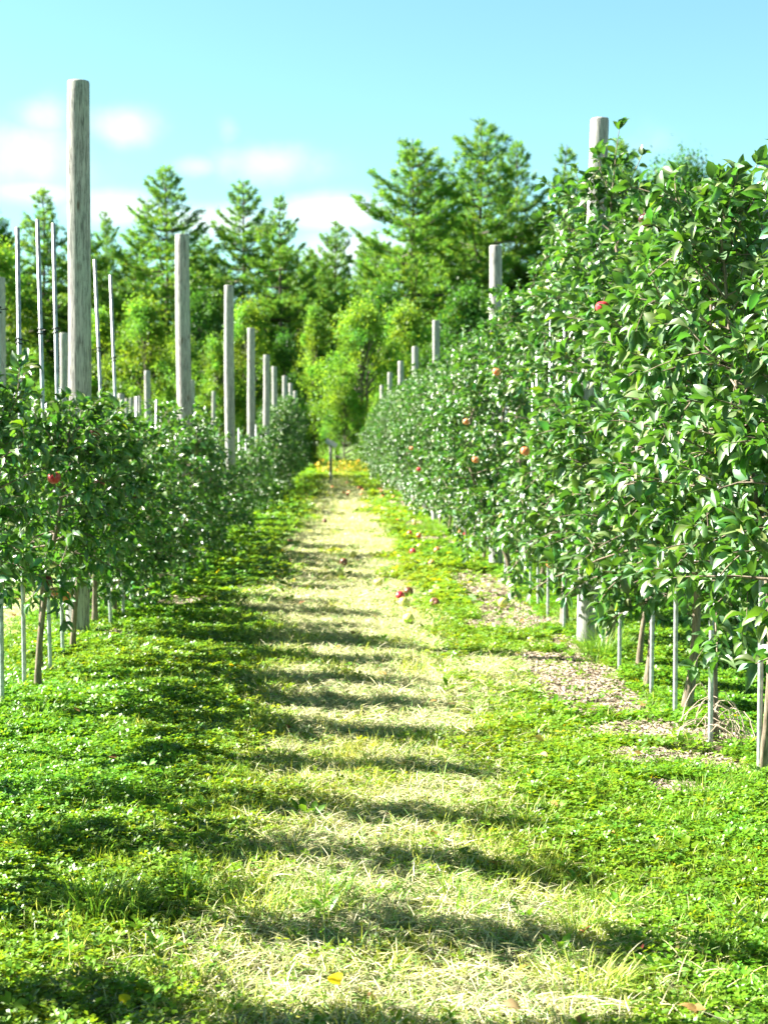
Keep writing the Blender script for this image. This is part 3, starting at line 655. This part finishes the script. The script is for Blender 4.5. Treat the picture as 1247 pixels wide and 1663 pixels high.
# ------------------------------------------------------------------ apples
def apple_mesh(matl):
    g = Geo(); nu, nv = 18, 12; V = []
    for i in range(nv+1):
        th = math.pi*i/nv; r = math.sin(th)*(1+.10*math.cos(th)); z = math.cos(th)*.9
        z -= .32*math.exp(-(th/.38)**2); z += .14*math.exp(-((math.pi-th)/.35)**2)
        for j in range(nu):
            a = 2*math.pi*j/nu; V.append((r*math.cos(a)*(1+.02*math.cos(5*a)), r*math.sin(a)*(1+.02*math.cos(5*a)), z))
    Q = [[i*nu+j, (i+1)*nu+j, (i+1)*nu+(j+1) % nu, i*nu+(j+1) % nu] for i in range(nv) for j in range(nu)]
    g.add(np.array(V)*.038, Q); return g.mesh('apple', [matl])
AM = {k: apple_mesh(m_) for k, m_ in dict(red=M_red, dark=M_dark, blush=M_blush, yel=M_yel, brown=M_brown).items()}
g = Geo(); tube(g, np.array([[0, 0, .018], [.002, 0, .04], [.006, .002, .058]]), np.array([.0018, .0015, .002]), 6); STEM = g.mesh('stem', [M_bark])
def apple(x, y, z, kind, label, group, s=1.0, tilt=None):
    o = link('apple', AM[kind], None, (x, y, z)); o.scale = (s,)*3
    o.rotation_euler = tuple(float(v) for v in (rng.uniform(-.4, .4, 3) if tilt is None else rng.uniform(-2, 2, 3)))
    tag(o, label, 'apple', group)
    if s > .6 and y < 25: link('stem', STEM, o)
HANG = [(92, 776, 'red', -1.42, 'round red apple among the leaves left of the big wooden post'), (78, 943, 'dark', -1.45, 'red apple hanging lowest at the left, above the thin trunks'), (90, 962, 'blush', -1.44, 'orange apple hanging in the low cluster just under the red one'),
        (109, 968, 'blush', -1.44, 'small orange apple hanging low beside the big post'), (160, 700, 'dark', -1.40, 'dark apple shaded by leaves right of the big post'), (165, 783, 'dark', -1.38, 'dim red apple hanging right of the big post at hedge mid height'),
        (185, 848, 'blush', -1.36, 'orange red apple low in the hedge between stakes'), (222, 803, 'dark', -1.33, 'dull red apple deep in the hedge right of the leaning stakes'), 
        
        (978, 500, 'red', 1.24, 'bright crimson apple high in the right row below the thick post'), (1048, 358, 'dark', 1.36, 'dark purple apple near the top of the right row'), (757, 685, 'blush', 1.27, 'orange apple in the middle of the right hedge'),
        (853, 733, 'blush', 1.27, 'pink apple at mid height of the right hedge'), (772, 747, 'blush', 1.27, 'small orange apple below another in the right hedge'), (806, 604, 'blush', 1.27, 'peach coloured apple high in the right hedge'),
        (680, 762, 'red', 1.2, 'far pinkish apple low in the right hedge'), (668, 728, 'blush', 1.2, 'far pale apple in the right hedge near its end'), (658, 700, 'blush', 1.2, 'farthest pale apple in the right hedge'), (896, 917, 'blush', 1.45, 'yellowish apple hanging among the trunks of the right row'),
        ]
for (px, py, kd, xx, lab) in HANG:
    D = xx*2400/(px-545); apple(xx, D, CAMZ+(722-py)*D/2400, kd, lab, 'apples hanging in the trees', .9 if py != 968 else .75)
FALL = [(650, 973, 'red', 'bright red fallen apple on the right side of the path'), (558, 917, 'brown', 'brown rotten apple lying on the dry path'), (573, 905, 'yel', 'pale fallen apple just past the rotten one'),
        (655, 984, 'yel', 'pale yellow fallen apple touching the bright red one'), (663, 1011, 'yel', 'yellow green fallen apple nearest the camera on the path'), (664, 964, 'brown', 'small dark rotten apple right of the bright red one'),
        (614, 950, 'yel', 'yellowish fallen apple on the dry grass before the red one'), (552, 938, 'yel', 'pale windfall just below the rotten apple'), (818, 978, 'yel', 'yellow apple on the bark mulch under the right row'), (472, 885, 'blush', 'pink windfall on the left edge of the path'),
        (527, 852, 'brown', 'far brown windfall on the left of the dry strip'), (706, 983, 'brown', 'brown windfall on the grass right of the bright red apple'), (700, 918, 'blush', 'pale pink windfall near the right row'), (665, 870, 'blush', 'pale windfall beside the right mulch strip')]
for (px, py, kd, lab) in FALL:
    x, D = gpt(px, py, CAMZ-.0); apple(x, D, gz1(x, D)+.058, kd, lab, 'fallen apples on the path', 1.15, 1)
for j in range(34):
    px, py = rng.normal(590, 30), rng.uniform(786, 812)
    if j > 22: px, py = rng.uniform(640, 760), rng.uniform(820, 900)
    x, D = gpt(px, py); apple(x, D, gz1(x, D)+.05, ['blush', 'red', 'yel', 'blush'][j % 4], 'small pale windfall in the scatter at the far end of the path' if j <= 22 else 'small windfall lying along the foot of the right row', 'far windfalls', 1.15, 1)

# fallen leaves
def fallen_leaf(px, py, col, label, s=.06):
    x, D = gpt(px, py, CAMZ-.03); g = Geo()
    g.add(LV*s*np.array([1.3, 1, 1.2]), LQ, LT, 0, np.array(col))
    o = link('fallen_leaf', g.mesh('fallen_leaf', [M_petal]), None, (x, D, gz1(x, D)+.05)); o.rotation_euler = (float(rng.uniform(-.3, .5)), float(rng.uniform(-.4, .4)), float(rng.uniform(0, 6)))
    tag(o, label, 'leaf', 'fallen leaves')
fallen_leaf(550, 1597, (1, 1, .1), 'small bright yellow leaf on the dry grass at the bottom of the picture', .05)
fallen_leaf(820, 1627, (.75, .7, 1.9), 'curled tan leaf in the grass at the bottom edge', .045)
fallen_leaf(1142, 1645, (.7, .55, 1.0), 'ochre leaf in the clover at the bottom right', .05)
fallen_leaf(1052, 1535, (.3, .08, .3), 'dark red leaf on the edge of the shadow at lower right', .03)
fallen_leaf(1195, 1145, (.9, 1, .1), 'yellow leaf by the foot of the right row', .05)
fallen_leaf(192, 1650, (.9, 1, .1), 'yellow blade shaped leaf at the lower left', .035)
fallen_leaf(880, 1222, (1, .8, 2), 'pale curled leaf on the grass before the mulch', .035)

# dry weed tangle by a stake in the right row
g = Geo(); wx, wy = gpt(1178, 1215, 1.38)
for k in range(26):
    a0, a1 = rng.uniform(-1.2, 1.2), rng.uniform(.1, .30); w = rng.uniform(.03, .16); tt = np.linspace(0, math.pi*rng.uniform(.6, 1), 9); yo = rng.normal(0, .05)
    P = np.stack([w*np.cos(tt)*math.cos(a0)+rng.normal(0, .05), yo+w*np.cos(tt)*math.sin(a0), a1*np.sin(tt)*rng.uniform(.5, 1)], -1)+rng.normal(0, .006, (9, 3))
    tube(g, P, .0022, 4)
o = link('dry_weed', g.mesh('dry_weed', [M_stem]), None, (wx, wy, gz1(wx, wy))); tag(o, 'tangle of dead brown weed stems at the foot of a steel stake', 'dead weed')

# ------------------------------------------------------------------ pines
def pine(seed, H, Rm, z0, dens=1.0, shape=.8, tuft_c=1.0):
    rg = np.random.default_rng(seed); gt, gc = Geo(), Geo()
    zz = np.linspace(-.3, H, 10); wob = np.cumsum(rg.normal(0, .06, 10)); 
    tube(gt, np.stack([wob, wob*.5, zz], -1), np.interp(zz, [0, H], [H*.014, .03]), 9, 0, jit=.04, rg=rg)
    CP = []; CDir = []
    z = z0
    while z < H-.25:
        u = (z-z0)/(H-z0)
        env = Rm*min(1, .55+u*2.2)*(1-u)**shape+.25
        nb = rg.integers(4, 7); ph = rg.uniform(0, 6)
        for k in range(nb):
            L = env*rg.uniform(.42, 1.25)
            a = ph+k*2*math.pi/nb+rg.normal(0, .25); el = -.12+.75*u**1.5+rg.normal(0, .12)
            n = 7; s = np.linspace(0, 1, n); cx = np.interp(z, zz, wob)
            r = s*L*math.cos(el); h = s*L*math.sin(el)+.16*L*s**2.5-.08*L*np.sin(s*math.pi)
            P = np.stack([cx+r*math.cos(a), cx*.5+r*math.sin(a), z+h], -1); tube(gc, P, np.linspace(.018*L+.02, .01, n), 4, 1, rg=rg)
            m = max(3, int(L*L*3.6*dens+L*6*dens)); q = np.clip(rg.beta(2.2, 1.2, m), .12, 1.02)
            lat = rg.uniform(-1, 1, m)*L*.36*np.sin(np.clip(q, 0, 1)*math.pi*.86)**.7
            px = cx+q*L*math.cos(el)*math.cos(a)-lat*math.sin(a); py = cx*.5+q*L*math.cos(el)*math.sin(a)+lat*math.cos(a)
            ph_ = z+np.interp(q, s, h)+.05*np.abs(lat)+rg.normal(0, .04, m)+.05
            CP.append(np.stack([px, py, ph_], -1)); CDir.append(np.tile([math.cos(a), math.sin(a), .35], (m, 1)))
        z += rg.uniform(.75, 1.3)*(1-.5*u)
    CP = np.concatenate(CP); CDir = np.concatenate(CDir)
    # each tuft: a spray of narrow faces
    nf = 9; K = len(CP)*nf
    P = np.repeat(CP, nf, 0)+rg.normal(0, .05, (K, 3)); d = norm(np.repeat(CDir, nf, 0)*1.2+rg.normal(0, .6, (K, 3))*np.array([1, 1, .6]))
    Lf = rg.uniform(.20, .42, K)*tuft_c; wf = rg.uniform(.03, .07, K)*tuft_c
    nr = norm(rg.normal(0, .6, (K, 3))+np.array([0, 0, .9]))
    v = np.repeat(rg.uniform(.75, 1.3, len(CP)), nf)*rg.uniform(.8, 1.2, K); hue = np.repeat(rg.normal(0, .08, len(CP)), nf)
    TV = np.array([[-.5, 0, 0], [.5, 0, 0], [.3, 1, -.05], [-.3, 1, -.05]])
    gc.inst(TV, [[0, 1, 2, 3]], None, frames(d, nr, np.stack([wf, Lf, Lf], -1)), P, 0, np.stack([v*(1+hue*2), v, v*(1-hue)], -1))
    print('pine faces', K)
    return gt.mesh('trunk', [M_pbark]), gc.mesh('crown', [M_needle, M_pbark])
PINES = [pine(1, 20, 8.0, 2.5, 1.15, .84), pine(2, 20, 7.2, 3.0, 1.05, .88), pine(3, 20, 7.4, 2.5, 1.15, .98), pine(14, 20, 7.2, 3.5, 1.0, .86)]
def ptree(kind, px, top, D, w, label, group, rotz=None):
    H = (722-top)*D/2400+CAMZ; x = (px-545)*D/2400
    a, b = PINES[kind]; r = bpy.data.objects.new('pine_tree', None); COL.objects.link(r)
    r.location = (x, D, gz1(x, D)-.1); s = H/20; r.scale = (s*w, s*w, s); r.rotation_euler = (0, 0, rotz if rotz is not None else float(rng.uniform(0, 6.28)))
    tag(r, label, 'pine tree', group); link('trunk', a, r); link('crown', b, r)
gp = 'tall pines of the wood behind the orchard'
PT = [(2, 75, 308, 96, .95, 'broad pine behind the thin stakes at the far left'), (1, 15, 375, 100, .9, 'dark pine at the left edge behind the stakes'), (3, 178, 350, 112, .55, 'small thin pine top just right of the big wooden post'),
      (1, 275, 275, 97, .95, 'pointed pine rising above the second left post'), (1, 398, 298, 99, .9, 'pine with a bare dark trunk above the third left post'), (2, 458, 318, 94, .8, 'dense dark pine left of the middle sky gap'),
      (3, 548, 362, 112, .75, 'low distant pine in the middle sky gap'), (0, 672, 228, 95, .98, 'broadest tallest pine with layered branches right of centre'), (3, 785, 198, 99, .9, 'open topped pine with the highest tip of the wood'),
      (1, 838, 232, 103, .7, 'narrow dark pine right beside the highest one'), (2, 920, 236, 97, .8, 'pine just left of the thick right post'), (1, 1003, 228, 101, .75, 'pine top just right of the thick right post'),
      (0, 1130, 300, 99, .8, 'pine hidden behind the top leaves of the right hedge'), (1, 700, 300, 104, .8, 'pine directly behind the broadest pine'), (3, 605, 378, 108, .8, 'lower pine left behind the broadest pine')]
PT += [(3, 140, 372, 104, 1, 'broad pine low behind the big wooden post'), (1, 335, 385, 104, 1, 'pine filling the space between the second and third left posts'), (0, 225, 395, 106, 1, 'low broad pine left of the pointed pine'),
       (3, 505, 408, 106, 1, 'broad low pine right of the dense dark one'), (0, 760, 330, 106, 1, 'pine filling behind the highest one'), (2, 880, 330, 105, 1, 'pine behind the second right post')]
for (k, px, top, D, w, lab) in PT: ptree(k, px, top, D, w, lab, gp)
for j, px in enumerate(range(-950, 2300, 74)):
    if -10 < px < 1180: top = [425, 395, 440, 410][j % 4]; D = 116+(j % 3)*6
    else: top = [300, 260, 330, 280][j % 4]; D = 100+(j % 3)*6
    ptree(j % 4, px+rng.normal(0, 8), top+rng.normal(0, 12), D, .95, 'pine in the back of the wood behind the taller ones' if -10 < px < 1180 else 'pine of the wood beyond the sides of the picture', 'back pines of the wood')

# ------------------------------------------------------------------ broadleaved trees and bushes at the wood's edge
def broad(seed, H, Rr, ncl, per, lf=.13, basez=.12):
    rg = np.random.default_rng(seed); gt, gc = Geo(), Geo()
    zz = np.linspace(-.2, H*.85, 8); wob = np.cumsum(rg.normal(0, .05, 8))
    tube(gt, np.stack([wob, -wob, zz], -1), np.interp(zz, [0, H*.85], [H*.013, .02]), 8, 0, jit=.04, rg=rg)
    u = rg.random(ncl)**.85; th = rg.uniform(0, 6.283, ncl)
    env = np.sin(np.clip(.12+.88*u, 0, 1)*math.pi)**.55*(1-.35*u)
    rr = Rr*env*np.sqrt(rg.uniform(.15, 1.0, ncl))*rg.uniform(.6, 1.35, ncl)
    C_ = np.stack([rr*np.cos(th), rr*np.sin(th), H*(basez+(1-basez)*u)*rg.uniform(.95, 1.02, ncl)], -1)
    for c in C_[::2]:
        p0 = np.array([0, 0, c[2]*.72]); tube(gc, np.stack([p0, (p0+c)/2+[0, 0, .1], c]), np.array([.05, .03, .012]), 4, 1, rg=rg)
    K = ncl*per; cr = np.repeat(rg.uniform(.16, .48, ncl), per)*H/8
    P = np.repeat(C_, per, 0)+rg.normal(0, 1, (K, 3))*cr[:, None]*np.array([.85, .85, .75])
    d = norm(rg.normal(0, 1, (K, 3))+np.array([0, 0, -.3])); nr = norm(rg.normal(0, .7, (K, 3))+np.array([-.2, -.1, .8]))
    L = rg.uniform(.6, 1.3, K)*lf; v = np.repeat(rg.uniform(.5, 1.35, ncl), per)*rg.uniform(.7, 1.3, K)
    yl = np.repeat(rg.normal(.0, .16, ncl), per)
    TV = np.array([[0, 0, 0], [.34, .5, .08], [0, 1, 0], [-.34, .5, .08]])
    gc.inst(TV, [[0, 1, 2, 3]], None, frames(d, nr, L), P, 0, np.stack([v*(1+yl), v, v*(1-yl)], -1))
    return gt.mesh('trunk', [M_pbark]), gc.mesh('crown', [M_decid, M_pbark])
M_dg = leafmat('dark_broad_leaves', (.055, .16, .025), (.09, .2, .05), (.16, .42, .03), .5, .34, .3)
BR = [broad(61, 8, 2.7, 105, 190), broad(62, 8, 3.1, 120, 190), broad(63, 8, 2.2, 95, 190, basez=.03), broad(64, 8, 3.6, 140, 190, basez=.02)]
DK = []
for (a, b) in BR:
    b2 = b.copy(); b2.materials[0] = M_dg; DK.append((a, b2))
def btree(sets, kind, px, top, D, w, name, label, group):
    H = (722-top)*D/2400+CAMZ; x = (px-545)*D/2400; a, b = sets[kind]
    r = bpy.data.objects.new(name, None); COL.objects.link(r); r.location = (x, D, gz1(x, D)-.1); s = H/8; r.scale = (s*w, s*w, s); r.rotation_euler = (0, 0, float(rng.uniform(0, 6.28)))
    tag(r, label, 'tree', group); link('trunk', a, r); link('crown', b, r)
gb = 'yellow green trees along the edge of the wood'
BT = [(BR, 0, 240, 492, 84, .9, 'yellow green tree left of the second left post'), (BR, 2, 170, 512, 88, .9, 'light green tree just right of the big wooden post'), (BR, 1, 62, 575, 80, .8, 'small golden tree behind the thin stakes at the left'),
      (BR, 1, 300, 550, 82, .7, 'bright green tree behind the second left post'), (BR, 0, 405, 498, 83, .75, 'lime green tree above the third and fourth left posts'), (BR, 2, 350, 556, 80, .8, 'lime green bush between the second and third left posts'),
      (DK, 2, 462, 548, 84, .8, 'dull green narrow tree left of the dark gap'), (BR, 2, 510, 505, 90, .55, 'narrow light tree standing over the dark gap'), (BR, 1, 588, 496, 78, .95, 'large lime green tree at the end of the path'),
      (BR, 3, 560, 600, 76, .7, 'lower bright bush right of the far sign'), (BR, 0, 655, 500, 82, 1.0, 'yellow green tree right of the path end'), (DK, 3, 700, 560, 80, .7, 'mid green bush behind the end of the right row'), (DK, 1, 760, 470, 88, .9, 'green tree behind the second right post'),
      (BR, 2, 615, 640, 73, .7, 'low green bush beside the end of the right row'), (DK, 1, 1072, 282, 92, .62, 'soft light green tree top above the right hedge'), (DK, 1, 1110, 262, 96, .55, 'smaller pale tree top beside the soft green one'),
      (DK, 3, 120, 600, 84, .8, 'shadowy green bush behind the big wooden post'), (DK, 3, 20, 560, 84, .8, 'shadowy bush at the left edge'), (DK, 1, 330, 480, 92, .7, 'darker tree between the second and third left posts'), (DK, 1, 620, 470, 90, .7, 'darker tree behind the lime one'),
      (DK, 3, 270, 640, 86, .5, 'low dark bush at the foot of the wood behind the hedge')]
for (st, k, px, top, D, w, lab) in BT: btree(st, k, px, top, D, w, 'broadleaf_tree', lab, gb)
for j, px in enumerate(list(range(-900, 0, 110))+list(range(880, 2200, 110))):
    btree(DK if j % 2 else BR, j % 4, px+rng.normal(0, 20), 480+rng.normal(0, 40), 86+rng.uniform(-3, 8), .9, 'broadleaf_tree', 'leafy tree of the wood edge beyond the sides of the picture or behind the hedges', 'side trees of the wood edge')
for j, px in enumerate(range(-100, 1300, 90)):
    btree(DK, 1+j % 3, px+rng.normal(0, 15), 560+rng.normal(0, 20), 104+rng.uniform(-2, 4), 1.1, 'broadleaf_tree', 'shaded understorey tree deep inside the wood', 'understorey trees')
# yellow and orange wild flowers at the foot of the wood
g = Geo(); K = 700; D_ = rng.uniform(66, 75, K); x_ = (rng.normal(560, 22, K)-545)*D_/2400
d = norm(rng.normal(0, 1, (K, 3))+[0, 0, .5]); v = rng.uniform(.6, 1.1, K); hh = rng.uniform(.1, 1, K)**2*.55
c_ = np.stack([v, v*rng.uniform(.7, 1.2, K), v*.5], -1); gk = rng.random(K) < .70; c_[gk] = np.stack([v*.35, v*.55, v*.3], -1)[gk]
g.inst(np.array([[-.5, 0, 0], [.5, 0, 0], [.3, 1, 0], [-.3, 1, 0]]), [[0, 1, 2, 3]], None, frames(d, norm(rng.normal(0, 1, (K, 3))), np.full(K, .11)), np.stack([x_, D_, gz(x_, D_)+hh], -1), 0, c_)
tag(link('wildflowers', g.mesh('wildflowers', [M_petal])), 'yellow and orange wild flowers at the end of the path before the wood', 'flowers', kind='stuff')
